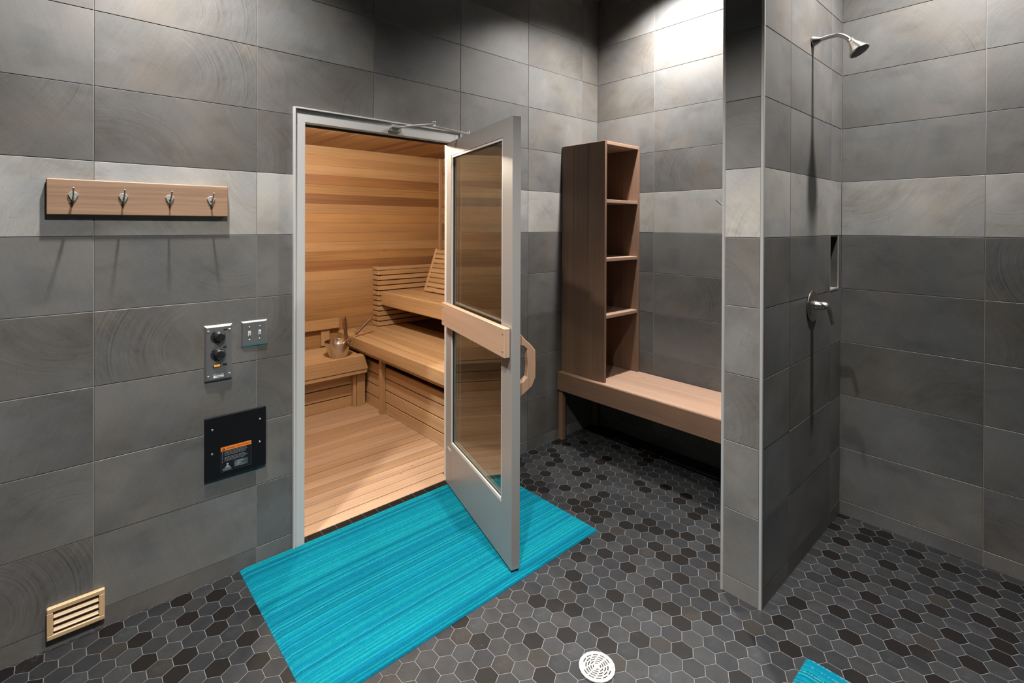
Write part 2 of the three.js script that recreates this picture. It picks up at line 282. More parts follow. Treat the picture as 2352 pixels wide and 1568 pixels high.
// ------------------------------------------------------------------ hexagon floor
{
  const fl = struct('floor', 'mosaic floor of charcoal and near-black hexagon tiles with pale grout', 'floor');
  part('bed', cbox(LEFT - 0.12, XW + 0.12, -0.12, -0.0012, -0.1, REAR + 0.12), M.floorGrout, fl);
  const DX = 0.0791, DZ = 0.0687, r = DZ / 1.5, gap = 0.0013;
  const pairs = (s) => s.split(' ').map((q) => q.split(',').map(Number));
  const DARK = pairs('2.11,0.44 2.22,0.5 2.35,0.57 2.35,0.71 2.26,0.71 2.14,0.65 2.18,0.71 2.1,0.72 2.14,0.78 2.18,0.85 2.3,0.92 2.1,0.85 2.18,0.99 2.22,1.06 2.27,1.13 2.3,1.06 2.02,0.99 2.3,1.19 2.35,1.26 2.15,1.19 1.9,0.95 1.9,1.07 1.78,1 2.11,1.27 2.15,1.33 2.23,1.33 2.34,1.4 2.62,1.05 2.62,1.19 2.54,1.19 2.54,1.33 2.22,1.46 1.9,1.2 1.67,1.07 2.03,1.4 1.7,1.28 1.43,1.07 1.51,1.21 1.78,1.41 1.83,1.48 2.03,1.54 1.91,1.61 1.79,1.54 1.39,1.28 1.27,1.21 1.46,1.42 1.91,1.75 1.2,1.34 1.72,1.82 2.7,0.91 2.59,0.85 2.62,0.76 2.7,1.05 0.29,0.04 0.41,0.11 0.06,0.04 0.29,0.18 0.41,0.25 0.14,0.18 0.37,0.32 0.14,0.32 0.25,0.39 0.45,0.45 0.33,0.52 0.45,0.59 0.21,0.46 3.18,1.76 3.12,1.87 3.16,1.94 3.03,1.88 3.07,1.94 2.91,1.81 3.03,1.75 3.08,2.08 2.76,1.82 2.87,2.01 2.96,2.15 3.07,2.22 2.63,1.88 2.67,1.95 2.75,2.08 2.55,2.01 2.87,2.29 2.99,2.36 2.55,2.15 2.35,1.95 2.42,2.09 2.74,2.36 2.87,2.43 2.55,2.29 2.22,2.02 2.31,2.16 2.63,2.43 2.43,2.36 2.03,2.08 2.24,2.28 2.28,1.81 2.12,1.81 1.99,1.89');
  const BROWN = pairs('2.02,1.13 1.62,1.14 1.91,1.34 1.47,1.14 1.5,1.35 1.58,1.49 1.67,1.62 2.83,2.22 2.66,2.22 2.34,2.22');
  const OLIVE = pairs('2.1,0.99 2.06,1.2 1.55,1.14 1.63,1.55 1.23,1.28 1.87,1.54 1.99,1.75 1.44,1.5 0.06,0.18 0.17,0.38 2.75,2.22 2.42,2.22');
  const near = (L, x, z) => L.some((q) => Math.hypot(q[0] - x, q[1] - z) < 0.036);
  const known = (x, z) => near(DARK, x, z) ? 1 : near(BROWN, x, z) ? 2 : near(OLIVE, x, z) ? 3 : 0;
  const surveyed = (x, z) => (x < 0.5 && x > -0.15) || (x > 1.15 && z < 2.4 && x < 3.3 && !(z < 0.45 || (x > 2.4 && z < 0.72)));
  const S1 = stoneTex(501, 0.7, 0.12), S2 = stoneTex(522, 0.45, 0.5), S3 = stoneTex(543, 0.30, 0.9);
  const stone = (map, a, b, c, ro = 0.5) => phys({ map, color: lin(a, b, c), roughness: ro, specularIntensity: 0.5 });
  const KINDS = [[stone(S1, 0.0215, 0.0229, 0.0253), stone(S1, 0.0256, 0.0271, 0.0298), stone(S2, 0.0259, 0.0277, 0.0312), stone(S2, 0.0413, 0.0438, 0.0475), stone(S1, 0.0165, 0.0183, 0.0215)], [stone(S1, 0.0042, 0.0033, 0.0033), stone(S2, 0.0077, 0.0061, 0.0059)], [stone(S3, 0.0163, 0.0138, 0.0142)], [stone(S2, 0.0334, 0.0301, 0.0273)]];
  const hexPts = []; for (let k = 0; k < 6; k++) { const a = Math.PI / 6 + k * Math.PI / 3; hexPts.push([Math.cos(a) * (DX / Math.sqrt(3) - gap * 1.1), Math.sin(a) * (r - gap * 1.1)]); }
  const prism = (pts, uvo, top) => {
    const n = pts.length, c = 0.0008, cx = pts.reduce((s, p) => s + p[0], 0) / n, cz = pts.reduce((s, p) => s + p[1], 0) / n;
    const inn = pts.map(([x, z]) => { const l = Math.hypot(x - cx, z - cz); return [x + (cx - x) * c / l, z + (cz - z) * c / l]; });
    const polys = [inn.map(([x, z]) => [x, top, z])];
    for (let k = 0; k < n; k++) { const a = pts[k], b = pts[(k + 1) % n], p = inn[k], q = inn[(k + 1) % n]; polys.push([[a[0], top - c, a[1]], [b[0], top - c, b[1]], [q[0], top, q[1]], [p[0], top, p[1]]], [[a[0], -0.004, a[1]], [b[0], -0.004, b[1]], [b[0], top - c, b[1]], [a[0], top - c, a[1]]]); }
    return polyGeo(polys, { grain: 'x', su: 4, sv: 4, uo: uvo, vo: uvo * 1.7, center: [cx, -0.003, cz] });
  };
  const clip = (pts, f) => { const o = []; for (let k = 0; k < pts.length; k++) { const a = pts[k], b = pts[(k + 1) % pts.length], fa = f(a), fb = f(b); if (fa >= 0) o.push(a); if (fa * fb < 0) { const t = fa / (fa - fb); o.push([a[0] + (b[0] - a[0]) * t, a[1] + (b[1] - a[1]) * t]); } } return o; };
  const shared = [0.1, 0.7, 1.3, 2.1].map((u) => prism(hexPts, u, 0));
  const list = [], v = new THREE.Vector3();
  for (let j = -1; 0.0365 + j * DZ < REAR + r; j++) for (let i = -40; i < 45; i++) {
    const x = 0.1328 + i * DX + (j & 1 ? DX / 2 : 0), z = 0.0365 + j * DZ;
    if (x < LEFT - 0.04 || x > XW + 0.045 || z < -0.045) continue;
    let full = true, pts = hexPts.map(([a, b]) => [a + x, b + z]);
    for (const f of [(p) => XW - 0.002 - p[0], (p) => p[1] - 0.002, (p) => p[0] - LEFT, (p) => REAR - p[1]]) { if (pts.some((p) => f(p) < 0)) { full = false; pts = clip(pts, f); } if (pts.length < 3) break; }
    if (pts.length < 3) continue;
    let area = 0; for (let k = 0; k < pts.length; k++) { const a = pts[k], b = pts[(k + 1) % pts.length]; area += a[0] * b[1] - a[1] * b[0]; } if (Math.abs(area) < 0.0003) continue;
    if (pts.every((p) => p[0] > PX + 0.005 && p[1] > PZ0 + 0.005 && p[1] < PZ1 - 0.005)) continue;
    let kind = known(x, z); if (!kind && !surveyed(x, z)) { const q = rand(); kind = q < 0.2 ? 1 : q < 0.25 ? 2 : q < 0.29 ? 3 : 0; }
    v.set(x, 0, z).project(camera); const d = Math.hypot(x - camera.position.x, z - camera.position.z);
    const hidden = (x > 0.56 && x < 2.0 && z < 0.9) || Math.hypot(x - 1.37, z - 1.447) < 0.05 || (x > PX && z > PZ0 - 0.03 && z < PZ1 + 0.02);
    const seen = Math.abs(v.x) < 1.01 && Math.abs(v.y) < 1.02 && v.z < 1 && !hidden;
    list.push({ x, z, pts, full, mat: pick(KINDS[kind]), d: seen ? d : 1e3 + d, top: R(-0.0003, 0.0002) });
  }
  list.sort((a, b) => a.d - b.d);
  const rest = new Map();
  list.forEach((h, k) => {
    if (k < 300 && h.d < 1e3) {
      const m = h.full ? new THREE.Mesh(shared[k & 3], h.mat) : new THREE.Mesh(prism(h.pts, k * 0.37, h.top), h.mat);
      if (h.full) m.position.set(h.x, h.top, h.z);
      m.name = 'hexagon_tile'; m.castShadow = m.receiveShadow = true; fl.add(m);
    } else { const g = h.full ? shared[k & 3].clone().translate(h.x, h.top, h.z) : prism(h.pts, k * 0.37, h.top); if (!rest.has(h.mat)) rest.set(h.mat, []); rest.get(h.mat).push(g); }
  });
  for (const [mat, gs] of rest) { const m = part('hexagon_tile_field', gs, mat, fl); m.userData.kind = 'stuff'; }
  // dark sill tiles under the door
  for (let x = 0.768; x < 1.785; x += 0.0795) part('sill_tile', cbox(x + 0.001, Math.min(x + 0.0785, 1.788), -0.004, 0.0008, -0.0535, 0.0015, 0.0008, { su: 4, sv: 4, uo: x }), pick(KINDS[1]), fl);
  part('sill_bed', cbox(0.766, 1.79, -0.1, -0.001, -0.1, 0), M.floorGrout, fl);
}

// ------------------------------------------------------------------ sauna room shell
const SX0 = 0.42, SX1 = 3.10, SZ0 = -2.15, SZ1 = -0.12, SY = 2.375;
{
  const back = struct('wall_sauna_back', 'warm cedar plank wall at the back of the sauna', 'wall', [SX0, 0, SZ0]);
  part('backing', cbox(SX0 - 0.05, SX1 + 0.05, 0, SY + 0.05, SZ0 - 0.08, SZ0 - 0.012), M.ply, back);
  const order = [0, 5, 0, 2, 3, 4, 1, 3, 1, 1, 0, 3, 2, 0, 0, 5, 1, 3, 1, 1, 1, 3, 1, 0, 1, 2]; const p = SY / 26;
  for (let k = 0; k < 26; k++) part('plank', wbox(SX0, SX1, SY - (k + 1) * p + 0.0002, SY - k * p - 0.0002, SZ0 - 0.015, SZ0 + R(-0.0004, 0.0004), 0.0013, 'x'), CEDAR[order[k]], back);
  const ceil = struct('ceiling_sauna', 'cedar plank ceiling of the sauna', 'ceiling', [SX0, SY, SZ1]);
  part('backing', cbox(SX0 - 0.05, SX1 + 0.05, SY + 0.012, SY + 0.08, SZ0 - 0.08, SZ1), M.ply, ceil);
  for (let k = 0; k < 29; k++) { const w = (SX1 - SX0) / 29; part('plank', wbox(SX0 + k * w + 0.0005, SX0 + (k + 1) * w - 0.0005, SY, SY + 0.015, SZ0, SZ1, 0.0025, 'z'), CEDAR[pick([0, 1, 3, 2, 1, 3])], ceil); }
  const l = struct('wall_sauna_left', 'cedar plank wall at the left end of the sauna', 'wall', [SX0, 0, SZ1]);
  const rt = struct('wall_sauna_right', 'cedar plank wall at the right end of the sauna', 'wall', [SX1, 0, SZ1]);
  const fr = struct('wall_sauna_front', 'cedar plank inside of the wall beside the sauna door', 'wall', [SX0, 0, SZ1]);
  part('backing', cbox(SX0 - 0.1, SX0 - 0.012, 0, SY + 0.05, SZ0, -0.1), M.ply, l);
  part('backing', cbox(SX1 + 0.012, SX1 + 0.1, 0, SY + 0.05, SZ0, -0.1), M.ply, rt);
  for (let k = 0; k < 26; k++) {
    const y0 = SY - (k + 1) * p + 0.0005, y1 = SY - k * p - 0.0005;
    part('plank', wbox(SX0 - 0.015, SX0, y0, y1, SZ0, SZ1, 0.0025, 'z'), CEDAR[pick([0, 1, 3, 2, 5])], l);
    part('plank', wbox(SX1, SX1 + 0.015, y0, y1, SZ0, SZ1, 0.0025, 'z'), CEDAR[pick([0, 1, 3, 2, 5])], rt);
    if (y1 > DOOR.top) part('plank', wbox(SX0, SX1, Math.max(y0, DOOR.top), y1, SZ1, -0.101, 0.0025, 'x'), CEDAR[pick([0, 1, 3])], fr);
    if (y0 < DOOR.top) { part('plank', wbox(SX0, DOOR.x0, y0, Math.min(y1, DOOR.top), SZ1, -0.101, 0.0025, 'x'), CEDAR[pick([0, 1, 3])], fr); part('plank', wbox(DOOR.x1, SX1, y0, Math.min(y1, DOOR.top), SZ1, -0.101, 0.0025, 'x'), CEDAR[pick([0, 1, 3])], fr); }
  }
  const t = struct('trim_4', 'upright wooden corner strip at the right end of the sauna back wall', 'trim', [SX1, 0, SZ0]);
  part('strip', wbox(SX1 - 0.035, SX1 - 0.001, 0.97, SY - 0.001, SZ0 + 0.001, SZ0 + 0.022, 0.002, 'y'), BENCHWOOD[0], t);
  const fl = struct('floor_sauna', 'pale slatted duckboard floor inside the sauna', 'floor', [SX0, 0, SZ1]);
  part('bed', cbox(SX0 - 0.05, SX1 + 0.05, -0.16, -0.06, SZ0 - 0.08, -0.055), M.ply, fl);
  let z = -0.0545, k = 0;
  while (z > SZ0 + 0.02) { const w = k % 7 === 0 ? 0.092 : 0.0905, gap = (k === 0 || k === 6 || k === 13 || k === 19) ? 0.007 : 0.0048; part('floorboard', wbox(k === 0 ? 0.80 : SX0, k === 0 ? 1.76 : SX1, -0.016, 0.003, Math.max(z - w + gap, SZ0), z, 0.0015, 'x'), k < 2 ? FLOORWOOD[0] : pick(FLOORWOOD), fl); z -= w; k++; }
}

// ------------------------------------------------------------------ door frame, door, closer
{
  const f = struct('trim_5', 'light grey metal frame around the sauna doorway', 'door frame', [DOOR.x0, 0, 0]);
  const IN0 = 0.822, IN1 = 1.748, HB = 2.146;
  part('jamb', [cbox(0.7675, IN0, 0, DOOR.top, -0.10, 0.014, 0.001), cbox(0.7645, 0.7735, 0, DOOR.top, 0, 0.0225, 0.001)], M.frame, f);
  part('jamb', [cbox(IN1, 1.7885, 0, DOOR.top, -0.10, 0.014, 0.001), cbox(1.7825, 1.7915, 0, DOOR.top, 0, 0.0225, 0.001)], M.frame, f);
  part('head', [cbox(IN0, IN1, HB, DOOR.top - 0.002, -0.10, 0.014, 0.001), cbox(0.7735, 1.7825, DOOR.top - 0.008, DOOR.top, 0, 0.0225, 0.001), cbox(0.7735, 1.7825, DOOR.top - 0.017, DOOR.top - 0.012, 0.013, 0.0165, 0.001)], M.frame, f);
  part('gasket', cbox(IN0, IN1, HB - 0.012, HB, -0.050, -0.038), M.gasket, f);
  part('gasket', cbox(IN1 - 0.006, IN1, 0.02, HB - 0.012, -0.050, -0.038), M.frame, f);
}
const DT = 0.0445, DW = 0.915;
{
  const d = new THREE.Group(); d.name = 'door_1'; scene.add(d);
  const ang = -(Math.PI - Math.acos(0.262));
  d.position.set(1.7005, 0, -0.0105); d.rotation.y = ang;    // local x runs to the free edge, local z to the sauna side
  d.userData = { label: 'open grey metal sauna door with a tall glass pane and a wooden push bar', category: 'door', kind: 'structure' };
  const y0 = 0.018, y1 = 2.14, gx0 = 0.085, gx1 = 0.806, gy0 = 0.288, gy1 = 2.052;
  part('stile', cbox(0, gx0, y0, y1, -DT, 0, 0.0012), M.door, d);
  part('stile', cbox(gx1, DW, y0, y1, -DT, 0, 0.0012), M.door, d);
  part('top_rail', cbox(gx0, gx1, gy1, y1, -DT, -0.0004, 0.0008), M.door, d);
  part('bottom_rail', cbox(gx0, gx1, y0, gy0, -DT, -0.0004, 0.0008), M.door, d);
  part('door_sweep', cbox(0.004, DW - 0.004, 0.0115, y0, -DT + 0.006, -0.006), M.gasket, d);
  const bead = (z0, z1, w, mat) => [cbox(gx0, gx0 + w, gy0, gy1, z0, z1, 0.001), cbox(gx1 - w, gx1, gy0, gy1, z0, z1, 0.001), cbox(gx0 + w, gx1 - w, gy0, gy0 + w, z0, z1, 0.001), cbox(gx0 + w, gx1 - w, gy1 - w, gy1, z0, z1, 0.001)];
  part('glazing_bead', bead(-0.0115, -0.003, 0.012), M.frame, d);
  part('glazing_bead', bead(-DT + 0.003, -0.0345, 0.012), M.frame, d);
  part('glazing_gasket', bead(-0.0142, -0.0116, 0.0155), M.gasket, d);
  part('spacer', bead(-0.030, -0.0182, 0.011), M.spacer, d);
  part('glass_pane', cbox(gx0 + 0.001, gx1 - 0.001, gy0 + 0.001, gy1 - 0.001, -0.0180, -0.0144), M.glass, d);
  part('glass_pane', cbox(gx0 + 0.001, gx1 - 0.001, gy0 + 0.001, gy1 - 0.001, -0.0342, -0.0304), M.glass, d);
  const bar = part('push_bar', wbox(0.004, 0.899, 1.007, 1.147, 0.0015, 0.0315, 0.003, 'x'), MAPLE2, d, 'pale wooden push bar');
  for (const x of [0.022, 0.878]) for (const y of [1.036, 1.118]) part('screw', screwHead([x, y, 0.0313], [0, 0, 1], 0.0042), M.nickel, bar);
  // wooden pull handle on the far side, near the free edge
  const sh = new THREE.Shape(); const hp = [[0, 1.150], [0.010, 1.150], [0.017, 1.105], [0.042, 1.076], [0.072, 1.050], [0.097, 1.020], [0.099, 0.95], [0.098, 0.888], [0.080, 0.850], [0.045, 0.826], [0.012, 0.805], [0, 0.805], [0, 0.866], [0.036, 0.876], [0.058, 0.897], [0.063, 0.95], [0.058, 1.032], [0.040, 1.050], [0, 1.060]];
  sh.moveTo(...hp[0]); for (const q of hp.slice(1)) sh.lineTo(...q);
  const hg = new THREE.ExtrudeGeometry(sh, { depth: 0.022, bevelEnabled: true, bevelThickness: 0.005, bevelSize: 0.004, bevelSegments: 2, steps: 1 }); hg.translate(0, 0, -0.011); hg.rotateY(Math.PI / 2);
  const hgu = hg.attributes.uv; for (let k = 0; k < hgu.count; k++) hgu.setXY(k, hgu.getY(k) * 0.7, hgu.getX(k) * 2.5);
  part('pull_handle', hg.translate(0.858, 0, -DT - 0.0042), MAPLE, d, 'wooden pull handle');
  part('sticker', cbox(0.036, 0.092, 0.241, 0.256, -0.0004, 0.0004), M.white, d);
  for (const y of [0.25, 1.08, 1.9]) part('hinge', lathe([[0, 0], [0.007, 0], [0.007, 0.11], [0, 0.11]], [-0.004, y, -DT - 0.002], [0, 1, 0], 14), M.frame, d);
  d.updateMatrixWorld();
  // closer: shoe on the frame head, two-piece arm, body on the far side of the door
  const c = thing('door_closer', 'grey metal door closer arm across the top of the sauna door', 'door closer', [1.32, 2.17, 0.015]);
  part('shoe', [cbox(1.275, 1.36, 2.160, 2.180, 0.0145, 0.034, 0.003), cbox(1.29, 1.35, 2.178, 2.193, 0.018, 0.050, 0.003)], M.closer, c);
  const E = [1.502, 2.208, 0.150], Fe = [1.712, 2.186, 0.196];
  part('arm_rod', tube([[1.33, 2.186, 0.040], [1.38, 2.192, 0.072]], 0.0045, 2), M.closer, c);
  part('arm_tube', tube([[1.372, 2.191, 0.067], [E[0], E[1], E[2]]], 0.0075, 2), M.closer, c);
  part('joint', lathe([[0, 0], [0.012, 0], [0.012, 0.008], [0.007, 0.010], [0.007, 0.026], [0.011, 0.028], [0.011, 0.034], [0, 0.034]], [E[0], E[1] - 0.018, E[2]], [0, 1, 0], 16), M.closer, c);
  const a2 = new THREE.Vector3(...E), b2 = new THREE.Vector3(...Fe), L = a2.distanceTo(b2), fg = cbox(-0.012, L + 0.012, -0.004, 0.004, -0.013, 0.013, 0.002);
  fg.applyQuaternion(new THREE.Quaternion().setFromUnitVectors(new THREE.Vector3(1, 0, 0), b2.clone().sub(a2).normalize())).translate(E[0], E[1] - 0.014, E[2]);
  part('forearm', fg, M.closer, c);
  const bg = cbox(-0.13, 0.13, -0.030, 0.030, -0.024, 0.024, 0.006); bg.applyMatrix4(new THREE.Matrix4().makeRotationY(ang)); const bp = new THREE.Vector3(0.24, 2.095, -DT - 0.0255).applyMatrix4(d.matrixWorld);
  part('body', bg.translate(bp.x, bp.y, bp.z), M.closer, c);
  part('spindle', lathe([[0, 0], [0.010, 0], [0.010, 0.075], [0, 0.075]], [Fe[0], 2.115, Fe[2]], [0, 1, 0], 14), M.closer, c);
}

// ------------------------------------------------------------------ sauna furniture
{ // lower bench along the back wall, left
  const b = thing('sauna_bench', 'low cedar sauna bench along the back wall with a steel bucket on it', 'bench', [1.2, 0, -1.87]);
  const zs = []; { let z = -1.606; for (let k = 0; k < 6; k++) { const w = k === 0 ? 0.085 : 0.0865; zs.push([z - w + 0.009, z]); z -= w; } }
  zs.forEach(([z0, z1], k) => part('slat', wbox(SX0 + 0.005, k === 0 ? 1.92 : 1.895, 0.442, 0.468, z0, z1, 0.0025, 'x'), pick(BENCHWOOD), b));
  const fas = polyGeo([[[SX0 + 0.005, 0.340, -1.602], [1.955, 0.340, -1.602], [1.922, 0.462, -1.602], [SX0 + 0.005, 0.462, -1.602]], [[SX0 + 0.005, 0.340, -1.628], [1.955, 0.340, -1.628], [1.922, 0.462, -1.628], [SX0 + 0.005, 0.462, -1.628]], [[SX0 + 0.005, 0.340, -1.602], [1.955, 0.340, -1.602], [1.955, 0.340, -1.628], [SX0 + 0.005, 0.340, -1.628]], [[1.955, 0.340, -1.602], [1.955, 0.340, -1.628], [1.922, 0.462, -1.628], [1.922, 0.462, -1.602]], [[SX0 + 0.005, 0.462, -1.602], [1.922, 0.462, -1.602], [1.922, 0.462, -1.628], [SX0 + 0.005, 0.462, -1.628]], [[SX0 + 0.005, 0.340, -1.602], [SX0 + 0.005, 0.340, -1.628], [SX0 + 0.005, 0.462, -1.628], [SX0 + 0.005, 0.462, -1.602]]], { center: [1.2, 0.4, -1.615], grain: 'x', su: 0.6, sv: 2.5, uo: 2, vo: 1 });
  part('fascia', fas, BENCHWOOD[2], b);
  part('rail', wbox(SX0 + 0.005, 1.95, 0.304, 0.334, -1.65, -1.606, 0.003, 'x'), BENCHWOOD[1], b);
  part('leg', wbox(1.842, 1.872, 0.003, 0.304, -1.699, -1.66, 0.002, 'y'), BENCHWOOD[2], b);
  part('leg', wbox(1.878, 1.95, 0.003, 0.304, -1.699, -1.652, 0.002, 'y'), BENCHWOOD[2], b);
  part('leg', wbox(0.62, 0.70, 0.003, 0.304, -1.699, -1.652, 0.002, 'y'), BENCHWOOD[2], b);
  for (const [y0, y1] of [[0.004, 0.095], [0.104, 0.195], [0.204, 0.300]]) part('skirt_board', wbox(SX0 + 0.005, 1.978, y0, y1, -1.718, -1.700, 0.002, 'x'), pick(BENCHWOOD), b);
}
{ // right lower bench, along the right-hand side
  const b = thing('sauna_bench', 'cedar sauna bench running towards the door, lower step under the raised seat', 'bench', [2.3, 0, -1.1]);
  const z0 = SZ0 + 0.004, z1 = SZ1 - 0.02; let x = 1.905;
  for (let k = 0; k < 8; k++) { const w = 0.0875; part('slat', wbox(x, x + w - 0.009, 0.577, 0.604, z0, z1, 0.0025, 'z'), BENCHWOOD[k % 3], b); x += w; }
  part('fascia', wbox(1.900, 1.926, 0.497, 0.600, z0, z1, 0.006, 'z'), BENCHWOOD[1], b);
  part('rail', wbox(1.927, 1.955, 0.466, 0.496, z0, z1, 0.003, 'z'), BENCHWOOD[0], b);
  for (const z of [-1.373, -0.30]) part('leg', wbox(1.940, 1.984, 0.003, 0.466, z, z + 0.042, 0.003, 'y'), BENCHWOOD[2], b);
  for (const [y0, y1] of [[0.004, 0.0925], [0.1015, 0.1975], [0.2065, 0.2985], [0.3075, 0.396]]) part('skirt_board', wbox(1.985, 2.004, y0, y1, -1.70, z1, 0.002, 'z'), pick(BENCHWOOD), b);
  const u = thing('sauna_bench', 'raised cedar sauna bench seat carrying a leaning slatted backrest', 'bench', [2.7, 0.8, -1.1]);
  x = 2.305; for (let k = 0; k < 9; k++) { const w = 0.0875; part('slat', wbox(x, Math.min(x + w - 0.009, SX1 - 0.003), 0.936, 0.963, -2.02, z1, 0.0025, 'z'), BENCHWOOD[(k + 1) % 3], u); x += w; }
  part('fascia', wbox(2.298, 2.324, 0.822, 0.960, -2.022, z1, 0.008, 'z'), BENCHWOOD[1], u);
  part('bearer', wbox(2.34, SX1 - 0.003, 0.84, 0.934, -2.015, -1.975, 0.002, 'x'), BENCHWOOD[2], u);
  part('bearer', wbox(2.34, SX1 - 0.003, 0.84, 0.934, -0.3, -0.26, 0.002, 'x'), BENCHWOOD[2], u);
}
{ // slatted panel on the back wall
  const s = thing('slatted_panel', 'slatted wooden panel wrapping the back corner behind the raised sauna bench', 'backrest', [2.27, 0.61, -2.1]);
  const p = 0.0512; for (let k = 0; k < 11; k++) { const y = 0.612 + k * p; part('slat', [wbox(2.2885, SX1 - 0.04, y, y + p - 0.0105, -2.046, -2.028, 0.0015, 'x'), wbox(2.270, 2.288, y, y + p - 0.0105, -2.146, -2.028, 0.003, 'z')], BENCHWOOD[k % 3], s); }
  part('cap', [wbox(2.264, SX1 - 0.04, 1.172, 1.204, -2.056, -2.022, 0.004, 'x'), wbox(2.264, 2.296, 1.172, 1.204, -2.146, -2.0565, 0.003, 'z')], BENCHWOOD[0], s);
  for (const x of [2.32, 2.70, 3.02]) part('batten', wbox(x, x + 0.04, 0.612, 1.17, -2.146, -2.0465, 0.001, 'y'), BENCHWOOD[2], s);
}
{ // leaning backrest
  const g = thing('leaning_backrest', 'leaning slatted wooden backrest on the raised sauna bench', 'backrest', [2.60, 0.966, -1.70]);
  g.rotation.z = -0.325; ORIGIN.set(g, [0, 0, 0]);
  part('stile', wbox(-0.012, 0.012, 0.006, 0.445, 0, 0.028, 0.002, 'y'), BENCHWOOD[0], g);
  part('stile', wbox(-0.012, 0.012, 0.006, 0.445, 0.772, 0.8, 0.002, 'y'), BENCHWOOD[0], g);
  for (let k = 0; k < 9; k++) part('slat', wbox(-0.010, 0.008, 0.008 + k * 0.0485, 0.008 + k * 0.0485 + 0.0385, 0.029, 0.771, 0.002, 'z'), BENCHWOOD[k % 3], g);
  part('strut', wbox(0.014, 0.034, 0.35, 0.39, 0.03, 0.77, 0.002, 'z'), BENCHWOOD[2], g);
}
{
  const g = thing('back_rail', 'plain wooden back rail fixed to the sauna wall above the low bench', 'backrest', [1.2, 0.5, -2.13]);
  part('board', wbox(SX0 + 0.02, 1.90, 0.635, 0.730, -2.122, -2.098, 0.004, 'x'), CEDAR[0], g);
  part('bracket', wbox(1.735, 1.815, 0.475, 0.66, -2.148, -2.1225, 0.002, 'y'), BENCHWOOD[0], g);
  part('bracket', wbox(0.62, 0.70, 0.475, 0.66, -2.148, -2.1225, 0.002, 'y'), BENCHWOOD[0], g);
}
{ // bucket and ladle
  const c = [1.722, 0.469, -1.705], b = thing('bucket', 'shiny steel sauna bucket with an upright wooden grip', 'bucket', c);
  part('vessel', lathe([[0, 0.004], [0.079, 0.004], [0.112, 0.132], [0.1145, 0.134], [0.1165, 0.132], [0.0815, 0], [0, 0]], c, [0, 1, 0], 56), M.steel, b);
  const hs = new THREE.Shape(); const W = [[0, 0.012], [0.06, 0.014], [0.10, 0.011], [0.15, 0.0125], [0.20, 0.020], [0.235, 0.0235], [0.265, 0.019], [0.283, 0.009], [0.287, 0]];
  hs.moveTo(-W[0][1], 0); for (const [y, w] of W) hs.lineTo(-w, y); for (const [y, w] of W.slice().reverse()) hs.lineTo(w, y);
  const hole = new THREE.Path(); hole.absellipse(0, 0.245, 0.008, 0.013, 0, Math.PI * 2); hs.holes.push(hole);
  const hg = new THREE.ExtrudeGeometry(hs, { depth: 0.014, bevelEnabled: true, bevelThickness: 0.004, bevelSize: 0.003, bevelSegments: 2, curveSegments: 16 });
  const hu = hg.attributes.uv; for (let k = 0; k < hu.count; k++) hu.setXY(k, hu.getY(k) * 0.7, hu.getX(k) * 2.5);
  hg.translate(0, 0, -0.007).rotateX(-0.12).rotateY(0.7).translate(c[0] + 0.108, c[1] + 0.045, c[2] - 0.052);
  part('grip', hg, DARKWOOD, b, 'dark wooden grip with a hole');
  const l = thing('ladle', 'ladle with a slim dark wooden handle leaning out of the steel bucket', 'ladle', [1.80, 0.48, -1.72]);
  part('bowl', lathe([[0, 0], [0.030, 0.004], [0.034, 0.03], [0.0325, 0.03], [0.028, 0.006], [0, 0.003]], [1.70, 0.476, -1.69], [0, 1, 0], 24), M.steel, l);
  part('rod', tube([[1.728, 0.495, -1.703], [1.79, 0.575, -1.735], [1.914, 0.637, -1.75]], 0.0038, 16, 8), M.steel, l);
  part('handle', tube([[1.905, 0.632, -1.75], [1.98, 0.695, -1.75], [2.055, 0.760, -1.75]], 0.0125, 10, 12), DARKWOOD, l);
}
{ // sauna ceiling lamp, out of view above the doorway
  const [x, y, z, I] = SAUNA_LAMP, g = thing('sauna_ceiling_lamp', 'round frosted ceiling lamp inside the sauna near the door', 'lamp', [x, SY, z]);
  part('base', lathe([[0, 0], [0.07, 0], [0.07, -0.02], [0, -0.02]], [x, SY, z], [0, 1, 0], 28), BENCHWOOD[0], g);
  part('lamp_glass', lathe([[0, -0.02], [0.06, -0.02], [0.056, -0.045], [0.035, -0.06], [0, -0.063]], [x, SY, z], [0, 1, 0], 28), std({ color: lin(0.9, 0.85, 0.75), emissive: lin(1, 0.72, 0.42), emissiveIntensity: 6, roughness: 0.5 }), g);
  const L = new THREE.PointLight(new THREE.Color(1.0, 0.85, 0.67), I); L.position.set(x, y - 0.01, z); L.castShadow = true; L.shadow.radius = 2; scene.add(L); L.name = 'sauna_lamp';
}

